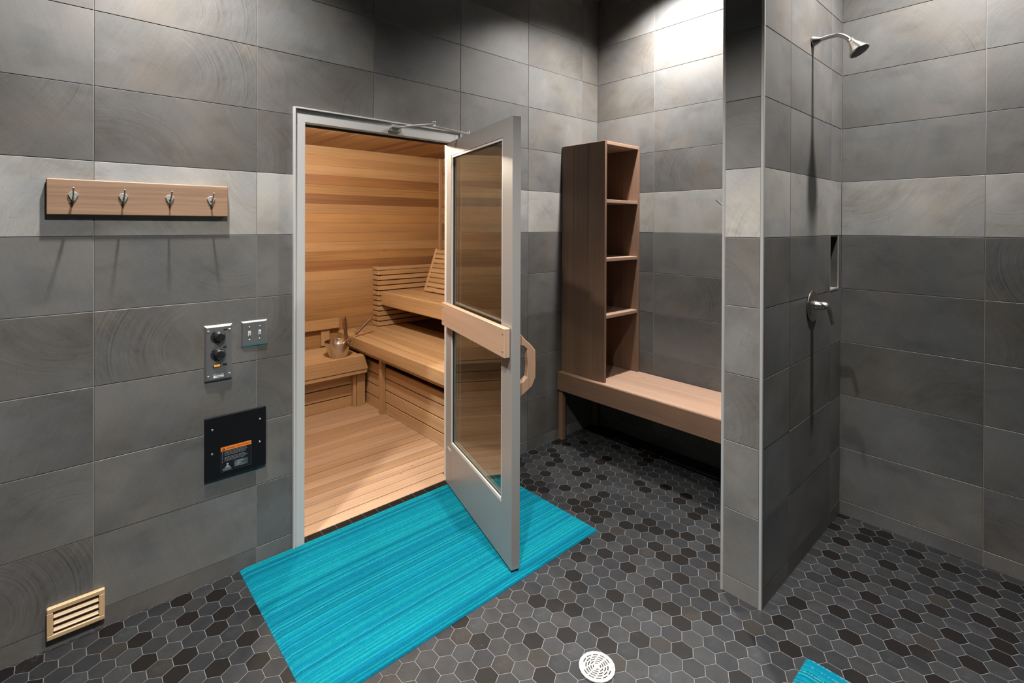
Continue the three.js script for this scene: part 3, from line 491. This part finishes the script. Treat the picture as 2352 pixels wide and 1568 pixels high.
// ------------------------------------------------------------------ changing corner: bench, shelf, hook
{
  const b = thing('bench', 'long wooden bench with a deep front board between the sauna wall and the tiled partition', 'bench', [2.95, 0, 0.78]);
  const z0 = 0.004, z1 = PZ0 - 0.004;
  [[2.7265, 2.873], [2.8765, 3.0145], [3.018, 3.184]].forEach(([a, c], k) => part('seat_board', wbox(a, c, 0.490, 0.5165, z0, z1, 0.0025, 'z'), LARCH_LIT[k % 2], b));
  part('front_board', wbox(2.708, 2.7245, 0.381, 0.518, z0, z1, 0.003, 'z'), LARCH[1], b);
  part('leg', wbox(2.726, 2.764, 0.001, 0.489, z0, z0 + 0.038, 0.002, 'y'), LARCH[0], b);
  part('leg', wbox(2.726, 2.764, 0.001, 0.489, z1 - 0.038, z1, 0.002, 'y'), LARCH[0], b);
  part('leg', wbox(3.13, 3.168, 0.001, 0.489, z0, z0 + 0.038, 0.002, 'y'), LARCH[0], b);
  for (const z of [0.5, 1.05]) part('bearer', wbox(2.727, 3.18, 0.40, 0.489, z, z + 0.035, 0.002, 'x'), LARCH[1], b);
}
{
  const s = thing('shelf_unit', 'tall narrow open wooden shelf unit standing on the bench', 'shelf unit', [2.97, 0.5175, 0.21]);
  const x0 = 2.753, x1 = 3.183, y0 = 0.5185, y1 = 2.229, z0 = 0.006, z1 = 0.413, t = 0.023;
  [[z0, 0.124], [0.1245, 0.266], [0.2665, z1]].forEach(([a, c], k) => part('side_board', wbox(x0, x0 + t, y0, y1 - 0.0005, a, c, 0.0012, 'y'), LARCH[[0, 1, 0][k]], s));
  [[z0, 0.140], [0.1405, 0.276], [0.2765, z1]].forEach(([a, c], k) => part('side_board', wbox(x1 - t, x1, y0, y1 - 0.0005, a, c, 0.0012, 'y'), LARCH[[2, 0, 2][k]], s));
  part('top', wbox(x0 + t, x1 - t, y1 - t, y1, z0 + 0.01, z1, 0.0015, 'x'), LARCH_LIT[0], s);
  [[2.777, 2.913], [2.9135, 3.037], [3.0375, 3.159]].forEach(([a, c]) => part('back_board', wbox(a, c, y0, y1 - t - 0.0005, z0, z0 + 0.012, 0.001, 'y'), LARCH[1], s));
  for (const y of [1.815, 1.396, 0.990]) part('shelf', wbox(x0 + t, x1 - t, y - t, y, z0 + 0.013, z1 - 0.004, 0.0015, 'x'), LARCH_LIT[0], s);
}
{
  const h = thing('robe_hook', 'tiny pale metal robe hook on the bench side of the tiled partition', 'hook', [2.262, 1.725, 1.562]);
  part('plate', lathe([[0, 0], [0.014, 0], [0.014, 0.004], [0.011, 0.007], [0, 0.007]], [2.262, 1.725, 1.5632], [0, 0, -1], 20), M.white, h);
  part('prong', tube([[2.262, 1.727, 1.557], [2.25, 1.722, 1.53], [2.222, 1.729, 1.505], [2.182, 1.752, 1.495]], 0.0042, 20, 8), M.white, h);
}

// ------------------------------------------------------------------ things on the tiled sauna wall
{
  const r = thing('coat_rack', 'wooden board with four small metal coat hooks on the tiled wall', 'coat rack', [0.166, 1.66, 0.012]);
  part('board', wbox(-0.139, 0.472, 1.662, 1.800, 0.0012, 0.0245, 0.003, 'x'), MAPLE, r);
  for (const x of [-0.062, 0.092, 0.249, 0.403]) {
    const y = 1.738, z = 0.0245;
    const sh = new THREE.Shape(); sh.moveTo(0, 0.014); sh.quadraticCurveTo(0.012, 0.011, 0.0145, 0.002); sh.quadraticCurveTo(0.009, -0.010, 0.004, -0.021); sh.quadraticCurveTo(0, -0.026, -0.004, -0.021); sh.quadraticCurveTo(-0.009, -0.010, -0.0145, 0.002); sh.quadraticCurveTo(-0.012, 0.011, 0, 0.014);
    const k = part('hook', new THREE.ExtrudeGeometry(sh, { depth: 0.003, bevelEnabled: true, bevelThickness: 0.002, bevelSize: 0.0012, bevelSegments: 2, curveSegments: 8 }).translate(x, y, z), M.hook, r, 'nickel coat hook');
    part('prong', tube([[x, y - 0.006, z + 0.003], [x, y - 0.002, z + 0.028], [x, y + 0.008, z + 0.050], [x, y + 0.024, z + 0.062]], 0.0027, 18, 8), M.hook, k);
    part('tip', new THREE.SphereGeometry(0.0036, 12, 8).translate(x, y + 0.025, z + 0.0625), M.hook, k);
    part('lower_prong', tube([[x, y - 0.014, z + 0.003], [x, y - 0.023, z + 0.016], [x, y - 0.019, z + 0.026], [x, y - 0.008, z + 0.030]], 0.0028, 16, 8), M.hook, k);
    part('lower_tip', new THREE.SphereGeometry(0.0036, 12, 8).translate(x, y - 0.007, z + 0.0302), M.hook, k);
  }
}
function bevelPlate(x0, x1, y0, y1, z0, z1, c) { const p = [[x0, y0], [x1, y0], [x1, y1], [x0, y1]], q = [[x0 + c, y0 + c], [x1 - c, y0 + c], [x1 - c, y1 - c], [x0 + c, y1 - c]], polys = [q.map((v) => [...v, z1]), p.map((v) => [...v, z0])]; for (let k = 0; k < 4; k++) { const a = p[k], b = p[(k + 1) % 4], d = q[k], e = q[(k + 1) % 4]; polys.push([[...a, z0], [...b, z0], [...b, z0 + 0.002], [...a, z0 + 0.002]], [[...a, z0 + 0.002], [...b, z0 + 0.002], [...e, z1], [...d, z1]]); } return polyGeo(polys, { center: [(x0 + x1) / 2, (y0 + y1) / 2, z0 - 0.01], grain: 'x' }); }
function printQuad(x0, x1, y0, y1, z) { const g = new THREE.BoxGeometry(x1 - x0, y1 - y0, 0.0003); return g.translate((x0 + x1) / 2, (y0 + y1) / 2, z); }
{
  const x0 = 0.381, x1 = 0.494, y0 = 0.916, y1 = 1.169, g = thing('sauna_control_panel', 'brushed steel sauna control panel with two black dials and a lit amber switch', 'control panel', [0.4375, 1.04, 0]);
  const xm = 0.4385;
  part('plate', bevelPlate(x0, x1, y0, y1, 0.0006, 0.0115, 0.0085), M.plate, g);
  for (const [y, t] of [[1.116, 0.5], [1.036, -0.9]]) {
    const sc = new THREE.Shape(); sc.moveTo(-0.004, 0); sc.absarc(0, 0, 0.030, Math.PI * 0.66, Math.PI * 1.62, false); sc.lineTo(0, 0);
    part('dial_scale', new THREE.ExtrudeGeometry(sc, { depth: 0.0008, bevelEnabled: false, curveSegments: 20 }).translate(xm - 0.004, y, 0.0115), M.black, g);
    for (let k = 0; k < 6; k++) { const a = Math.PI * (0.72 + k * 0.145), c = Math.cos(a), s = Math.sin(a); const q = cbox(-0.0035, 0.0035, -0.0007, 0.0007, 0, 0.0003); q.rotateZ(a).translate(xm - 0.004 + c * 0.0255, y + s * 0.0255, 0.0123); part('scale_mark', q, M.plate, g); }
    const kn = part('knob', lathe([[0, 0.019], [0.015, 0.019], [0.0195, 0.017], [0.022, 0.012], [0.0245, 0.003], [0.0245, 0]].reverse(), [xm + 0.002, y, 0.0125], [0, 0, 1], 32), M.black, g, 'black dial');
    part('grip_ridge', cbox(xm - 0.0025, xm + 0.0065, y - 0.020, y + 0.020, 0.030, 0.0345, 0.002), M.black, kn);
    part('pointer', lathe([[0, 0.0006], [0.002, 0.0006], [0.002, 0]].reverse(), [xm + 0.002 + Math.sin(t * 0.3) * 0.016, y + (t > 0 ? 0.0165 : -0.0165), 0.0305], [0, 0, 1], 10), M.white, kn);
  }
  part('indicator', lathe([[0, 0.003], [0.003, 0.0022], [0.0045, 0]].reverse(), [xm, 1.0765, 0.0115], [0, 0, 1], 14), std({ color: lin(0.25, 0.10, 0.02), roughness: 0.3 }), g);
  part('switch_bezel', cbox(0.414, 0.447, 0.978, 0.9925, 0.0112, 0.014, 0.001), M.black, g);
  part('lit_rocker', cbox(0.418, 0.443, 0.9805, 0.990, 0.0135, 0.016, 0.001), std({ color: lin(0.8, 0.35, 0.05), emissive: lin(1, 0.36, 0.03), emissiveIntensity: 0.55, roughness: 0.4 }), g, 'glowing amber rocker switch');
  for (const [a, b, c, d] of [[0.4535, 0.471, 0.981, 0.990], [0.457, 0.472, 1.142, 1.148], [0.456, 0.470, 1.062, 1.068]]) part('small_label', cbox(a, b, c, d, 0.0114, 0.0119), M.black, g);
  for (const x of [0.3955, 0.4815]) for (const y of [0.9395, 1.143]) part('screw', screwHead([x, y, 0.0114], [0, 0, 1], 0.0052), M.screw, g);
  const badge = canvasTex(256, 96, (k, w, h) => { k.fillStyle = '#8a9092'; k.fillRect(0, 0, w, h); k.fillStyle = '#3c4648'; k.font = '15px sans-serif'; k.textAlign = 'center'; k.fillText('SAUNA CONTROL', w / 2, 18); k.fillRect(24, 22, w - 48, 3); k.fillStyle = '#0c0d0e'; k.fillRect(6, 34, w - 12, h - 38); k.fillStyle = '#e8e8e4'; k.fillRect(10, 38, w - 20, h - 46); k.fillStyle = '#101010'; k.font = 'bold 46px sans-serif'; k.fillText('Finnleo', w / 2, 82); });
  part('maker_badge', printQuad(0.415, 0.459, 0.929, 0.9465, 0.0118), std({ map: badge, roughness: 0.4 }), g);
  const words = canvasTex(256, 64, (k, w, h) => { k.fillStyle = '#7d8283'; k.fillRect(0, 0, w, h); k.fillStyle = '#30383a'; k.font = '22px sans-serif'; k.textBaseline = 'middle'; k.fillText('HEAT', 8, h / 2); k.fillText('LIGHT', 172, h / 2); });
  part('printed_words', printQuad(0.407, 0.432, 1.0725, 1.0785, 0.01165), std({ map: words, roughness: 0.35, metalness: 0.5 }), g);
}
{
  const g = thing('light_switch', 'square steel switch plate with two toggle switches', 'light switch', [0.589, 1.11, 0]);
  part('plate', bevelPlate(0.5315, 0.6465, 1.0515, 1.1705, 0.0006, 0.0075, 0.0075), M.plate, g);
  for (const x of [0.5665, 0.6115]) {
    part('slot', cbox(x - 0.006, x + 0.006, 1.099, 1.123, 0.0074, 0.0086, 0.0005), M.white, g);
    part('toggle', cbox(x - 0.0032, x + 0.0032, 1.103, 1.119, 0.0085, 0.0125, 0.001), std({ color: lin(0.30, 0.31, 0.31), roughness: 0.4 }), g);
    for (const y of [1.081, 1.141]) part('screw', screwHead([x, y, 0.0075], [0, 0, 1], 0.0036), M.screw, g);
  }
}
{
  const x0 = 0.382, x1 = 0.639, y0 = 0.471, y1 = 0.751, g = thing('access_panel', 'black square cover plate with an orange warning label', 'cover plate', [0.51, 0.61, 0]);
  part('plate', cbox(x0, x1, y0, y1, 0.0006, 0.0125, 0.0015), M.blackPanel, g);
  for (const [x, y] of [[0.412, 0.696], [0.411, 0.587], [0.612, 0.696], [0.611, 0.587]]) part('screw', screwHead([x, y, 0.0124], [0, 0, 1], 0.0045), M.screw, g);
  const lab = canvasTex(512, 460, (k, w, h) => {
    k.fillStyle = '#07080a'; k.fillRect(0, 0, w, h); k.strokeStyle = '#3a3e44'; k.lineWidth = 5; k.strokeRect(3, 3, w - 6, h - 6);
    k.fillStyle = '#d9762a'; k.fillRect(0, 0, w, 76); k.fillStyle = '#3a2108'; k.beginPath(); k.moveTo(50, 12); k.lineTo(82, 66); k.lineTo(18, 66); k.closePath(); k.fill(); k.fillStyle = '#d9762a'; k.fillRect(47, 30, 6, 20); k.fillRect(47, 54, 6, 6);
    k.fillStyle = '#3a2108'; k.font = 'bold 40px sans-serif'; k.textBaseline = 'middle'; k.fillText('Warning / Avertissement', 96, 40, 400);
    const rr = rng(77); k.fillStyle = '#8a9098'; for (const [y, n] of [[92, 4], [196, 4]]) for (let r = 0; r < n; r++) { let x = 62; const end = 400 + rr() * 70; while (x < end) { const wd = 12 + rr() * 40; k.fillRect(x, y + r * 22, Math.min(wd, end - x), 7); x += wd + 8; } }
    for (let y = 92; y < 300; y += 26) k.fillRect(26, y, 7, 14);
    k.beginPath(); k.arc(112, 326, 18, 0, 6.3); k.fill(); k.beginPath(); k.moveTo(112, 340); k.lineTo(160, 392); k.lineTo(64, 392); k.closePath(); k.fill(); for (let r = 0; r < 3; r++) k.fillRect(34, 402 + r * 15, 140, 6);
    k.fillStyle = '#3d444b'; k.fillRect(220, 300, 230, 118); k.fillStyle = '#8a9098'; for (let r = 0; r < 12; r++) k.fillRect(230 + rr() * 90, 308 + r * 9, 40 + rr() * 80, 5);
  });
  part('warning_label', printQuad(0.4455, 0.574, 0.492, 0.6065, 0.01285), std({ map: lab, roughness: 0.5 }), g);
}
{
  const x0 = -0.138, x1 = 0.034, y0 = 0.042, y1 = 0.1635, w = 0.0185, g = thing('wall_vent', 'small pale wooden vent grille low on the tiled wall', 'vent', [-0.05, 0.1, 0]);
  part('frame', [wbox(x0, x1, y0, y0 + w, 0.0008, 0.018, 0.0025, 'x'), wbox(x0, x1, y1 - w, y1, 0.0008, 0.018, 0.0025, 'x'), wbox(x0, x0 + w, y0 + w, y1 - w, 0.0008, 0.0178, 0.0015, 'y'), wbox(x1 - w, x1, y0 + w, y1 - w, 0.0008, 0.0178, 0.0015, 'y')], PINE, g);
  for (let k = 0; k < 3; k++) { const s = wbox(x0 + w + 0.0003, x1 - w - 0.0003, -0.0028, 0.0028, -0.0105, 0.0105, 0.0016, 'x'); s.rotateX(0.78).translate(0, y0 + w + 0.0165 + k * 0.0255, 0.0085); part('slat', s, PINE, g); }
  const a = x0 + w, b = x1 - w, c = y0 + w, d = y1 - w, e = -0.30;   // the duct that the grille covers, running back through the wall
  part('duct', [cbox(a - 0.002, a, c - 0.002, d + 0.002, e, 0.0006), cbox(b, b + 0.002, c - 0.002, d + 0.002, e, 0.0006), cbox(a, b, c - 0.002, c, e, 0.0006), cbox(a, b, d, d + 0.002, e, 0.0006), cbox(a - 0.002, b + 0.002, c - 0.002, d + 0.002, e - 0.002, e)], M.spacer, g);
}

// ------------------------------------------------------------------ shower fittings
{
  const x = 2.70, z = PZ1, g = thing('overhead_shower', 'brushed nickel shower head on a curved arm', 'shower head', [x, 2.55, z]);
  part('flange', lathe([[0, 0.036], [0.0125, 0.036], [0.014, 0.030], [0.026, 0.006], [0.028, 0], [0, 0]].reverse(), [x, 2.553, z + 0.0008], [0, 0, 1]), M.nickel, g);
  part('arm', tube([[x, 2.553, z + 0.02], [x, 2.557, z + 0.07], [x, 2.556, z + 0.105], [x, 2.545, z + 0.130], [x, 2.528, z + 0.150], [x, 2.514, z + 0.162]], 0.0105, 40, 18), M.nickel, g);
  const d = new THREE.Vector3(0, -0.86, 0.51).normalize(), at = [x, 2.519, z + 0.160];
  const h = part('head', lathe([[0, 0], [0.0145, 0], [0.0145, 0.016], [0.018, 0.018], [0.020, 0.026], [0.040, 0.066], [0.0445, 0.070], [0.0445, 0.076], [0.041, 0.078]], at, d.toArray(), 40), M.nickel, g);
  part('spray_face', lathe([[0.0415, 0.077], [0.030, 0.080], [0.012, 0.078], [0, 0.0805]], at, d.toArray(), 40), M.darkNickel, h, 'dark spray face');
  const v = thing('shower_valve', 'brushed nickel shower valve with a curved lever', 'shower valve', [2.715, 1.229, z]);
  part('escutcheon', lathe([[0, 0.016], [0.025, 0.016], [0.060, 0.013], [0.078, 0.006], [0.081, 0], [0, 0]].reverse(), [2.715, 1.229, z + 0.0008], [0, 0, 1], 48), M.nickel, v);
  part('hub', lathe([[0, 0.050], [0.019, 0.050], [0.021, 0.046], [0.021, 0.024], [0.0235, 0.022], [0.0235, 0.012], [0, 0.012]].reverse(), [2.715, 1.233, z], [0, 0, 1], 32), M.nickel, v);
  const curve = [[2.715, 1.238, z + 0.036], [2.715, 1.240, z + 0.056], [2.715, 1.224, z + 0.074], [2.715, 1.190, z + 0.083], [2.715, 1.148, z + 0.092]];
  const lg = tube(curve, 0.0155, 28, 16), pa = lg.attributes.position; for (let i = 0; i <= 28; i++) for (let j = 0; j <= 16; j++) { const k = i * 17 + j, t = i / 28, s = 1 - 0.5 * t; pa.setX(k, 2.715 + (pa.getX(k) - 2.715) * (1.25 + 0.1 * t)); if (t > 0.3) { const c = lg.parameters.path.getPointAt(t); pa.setY(k, c.y + (pa.getY(k) - c.y) * s * 0.8); pa.setZ(k, c.z + (pa.getZ(k) - c.z) * s * 0.8); } } lg.computeVertexNormals();
  const lv = part('lever', lg, M.nickel, v);
  part('lever_cap', new THREE.SphereGeometry(0.0205, 24, 14).scale(1, 1, 0.55).translate(2.715, 1.235, z + 0.052), M.nickel, lv);
}
{ // floor drain
  const c = [1.37, 0.0004, 1.447], r = 0.066, g = thing('floor_drain', 'round white plastic floor drain grate with curved slots', 'floor drain', c);
  const sh = new THREE.Shape(); sh.absarc(0, 0, r, 0, Math.PI * 2, false);
  const slot = (r0, r1, a0, a1) => { const p = new THREE.Path(); p.absarc(0, 0, r1, a0, a1, false); p.absarc(0, 0, r0, a1, a0, true); p.closePath(); sh.holes.push(p); };
  for (const [r0, n, w] of [[0.0105, 4, 0.95], [0.0195, 6, 0.80], [0.0285, 8, 0.62], [0.0375, 10, 0.5], [0.0475, 12, 0.40]]) for (let k = 0; k < n; k++) { const a = (k + 0.5) / n * Math.PI * 2; if (r0 === 0.0475 && k % 6 === 4) continue; slot(r0, r0 + 0.0050, a - w / 2, a + w / 2); }
  const gg = new THREE.ExtrudeGeometry(sh, { depth: 0.003, bevelEnabled: true, bevelThickness: 0.001, bevelSize: 0.0006, bevelSegments: 1, curveSegments: 10 }); gg.rotateX(-Math.PI / 2).translate(c[0], 0.0016, c[2]);
  part('grate', gg, M.drain, g);
  part('well', lathe([[0, 0.0005], [r - 0.003, 0.0005], [r - 0.003, 0.0012], [0, 0.0012]], [c[0], 0.0001, c[2]]), M.black, g);
  for (const a of [0.9, 0.9 + Math.PI]) part('screw', lathe([[0, 0.001], [0.004, 0.0006], [0.0045, 0]].reverse(), [c[0] + Math.cos(a) * 0.0565, 0.0056, c[2] + Math.sin(a) * 0.0565], [0, 1, 0], 12), M.screw, g);
}

// ------------------------------------------------------------------ ribbed teal mats
function ribMat(name, label, x0, x1, z0, z1, along, seed) {
  const g = thing(name, label, 'mat', [(x0 + x1) / 2, 0, (z0 + z1) / 2]);
  const r = rng(seed), n = makeNoise(seed), L = along === 'x' ? x1 - x0 : z1 - z0, W = along === 'x' ? z1 - z0 : x1 - x0, NR = Math.round(W / 0.0084);
  const shades = [[0.0, 0.100, 0.150], [0.0, 0.114, 0.163], [0.0, 0.088, 0.138], [0.001, 0.126, 0.172], [0.0, 0.100, 0.160], [0.004, 0.146, 0.184], [0.0, 0.072, 0.113], [0.0, 0.114, 0.152]];
  const rib = []; for (let k = 0; k < NR * 2; k++) rib.push(shades[Math.floor(r() * shades.length)].map((v) => v * (0.94 + 0.12 * r())));
  const thread = []; for (let k = 0; k <= NR; k++) thread.push(r() < 0.5);
  const tex = dataTex(1024, 2048, (u, v) => { const q = v * NR, k = Math.min(NR - 1, Math.floor(q)), f = q - k; let c = rib[Math.min(NR * 2 - 1, Math.floor(q * 2))]; const s = 0.86 + 0.3 * n(u * L * 420, v * W * 300) + 0.16 * (n(u * L * 60 + 3, k * 3.1) - 0.5); let t = [c[0] * s, c[1] * s, c[2] * s]; if (thread[k] && f < 0.2 && n(u * L * 230, k * 7.7) > 0.45) t = k % 3 ? [0.10, 0.155, 0.21] : [0.0, 0.045, 0.075]; return t; }, THREE.ClampToEdgeWrapping);
  const mat = phys({ map: tex, roughness: 0.9, specularIntensity: 0.15 });
  const SL = Math.ceil(L / 0.025), SW = NR * 4, P = [], U = [], I = [], top = (a, b) => { const f = (b * NR) % 1, h = Math.sin(Math.PI * Math.min(1, Math.max(0, f))); const e = Math.min(a, 1 - a) * L, e2 = Math.min(b, 1 - b) * W; const edge = smooth(0, 0.006, Math.min(e, e2)); return 0.0012 + edge * (0.0046 + 0.0034 * Math.sqrt(h) + 0.0006 * n(a * L * 90, b * W * 120)); };
  for (let i = 0; i <= SL; i++) for (let j = 0; j <= SW; j++) {
    const a = i / SL, b = j / SW; let w = b * W; const wav = 0.014 * Math.sin(Math.PI * b) * Math.exp(-((a * L / 0.2) ** 2)) + 0.0016 * (n(a * L * 5, b * 4 + 9) - 0.5); w += wav * smooth(0, 0.12, b) * smooth(0, 0.12, 1 - b);
    const y = top(a, b); P.push(...(along === 'x' ? [x0 + a * L, y, z0 + w] : [x0 + w, y, z0 + a * L])); U.push(a, b);
    if (i < SL && j < SW) { const k = i * (SW + 1) + j, m = k + SW + 1; if (along === 'x') I.push(k, k + 1, m, m, k + 1, m + 1); else I.push(k, m, k + 1, m, m + 1, k + 1); }
  }
  const geo = new THREE.BufferGeometry(); geo.setAttribute('position', new THREE.Float32BufferAttribute(P, 3)); geo.setAttribute('uv', new THREE.Float32BufferAttribute(U, 2)); geo.setIndex(I); geo.computeVertexNormals();
  part('ribbed_pile', geo, mat, g);
  part('backing', cbox(x0 + 0.001, x1 - 0.001, 0.0003, 0.0016, z0 + 0.001, z1 - 0.001), std({ color: lin(0.01, 0.03, 0.035), roughness: 0.8 }), g);
}
ribMat('floor_mat', 'long ribbed teal striped mat in front of the sauna door', 0.525, 2.036, 0.004, 0.928, 'x', 61);
ribMat('floor_mat', 'corner of a second ribbed teal mat near the shower, cut off by the picture edge', 1.39, 1.992, 1.95, 3.3, 'z', 88);

// ------------------------------------------------------------------ ceiling downlights (above the picture)
DOWNLIGHTS.forEach(([x, z, I, deg], k) => {
  const where = ['coat rack', 'shelf unit', 'shower', 'open floor', 'floor drain'][k];
  const g = thing('ceiling_downlight', `round recessed ceiling downlight above the ${where}`, 'ceiling light', [x, CEIL, z], 'recessed ceiling downlights');
  part('ring', lathe([[0.062, -0.001], [0.078, -0.001], [0.080, -0.004], [0.062, -0.006], [0.060, -0.001]], [x, CEIL, z], [0, 1, 0], 32), M.white, g);
  part('lamp_lens', lathe([[0, -0.003], [0.060, -0.003], [0.060, -0.001], [0, -0.001]], [x, CEIL, z], [0, 1, 0], 32), std({ color: lin(0.9, 0.88, 0.85), emissive: WARM, emissiveIntensity: 3, roughness: 0.5 }), g);
  const s = new THREE.SpotLight(WARM, I, 0, deg * Math.PI / 180, 1, 2); s.position.set(x, CEIL - 0.02, z); s.target.position.set(x, 0, z); s.castShadow = true; s.shadow.radius = 2; s.name = 'downlight'; scene.add(s, s.target);
});

renderer.render(scene, camera);
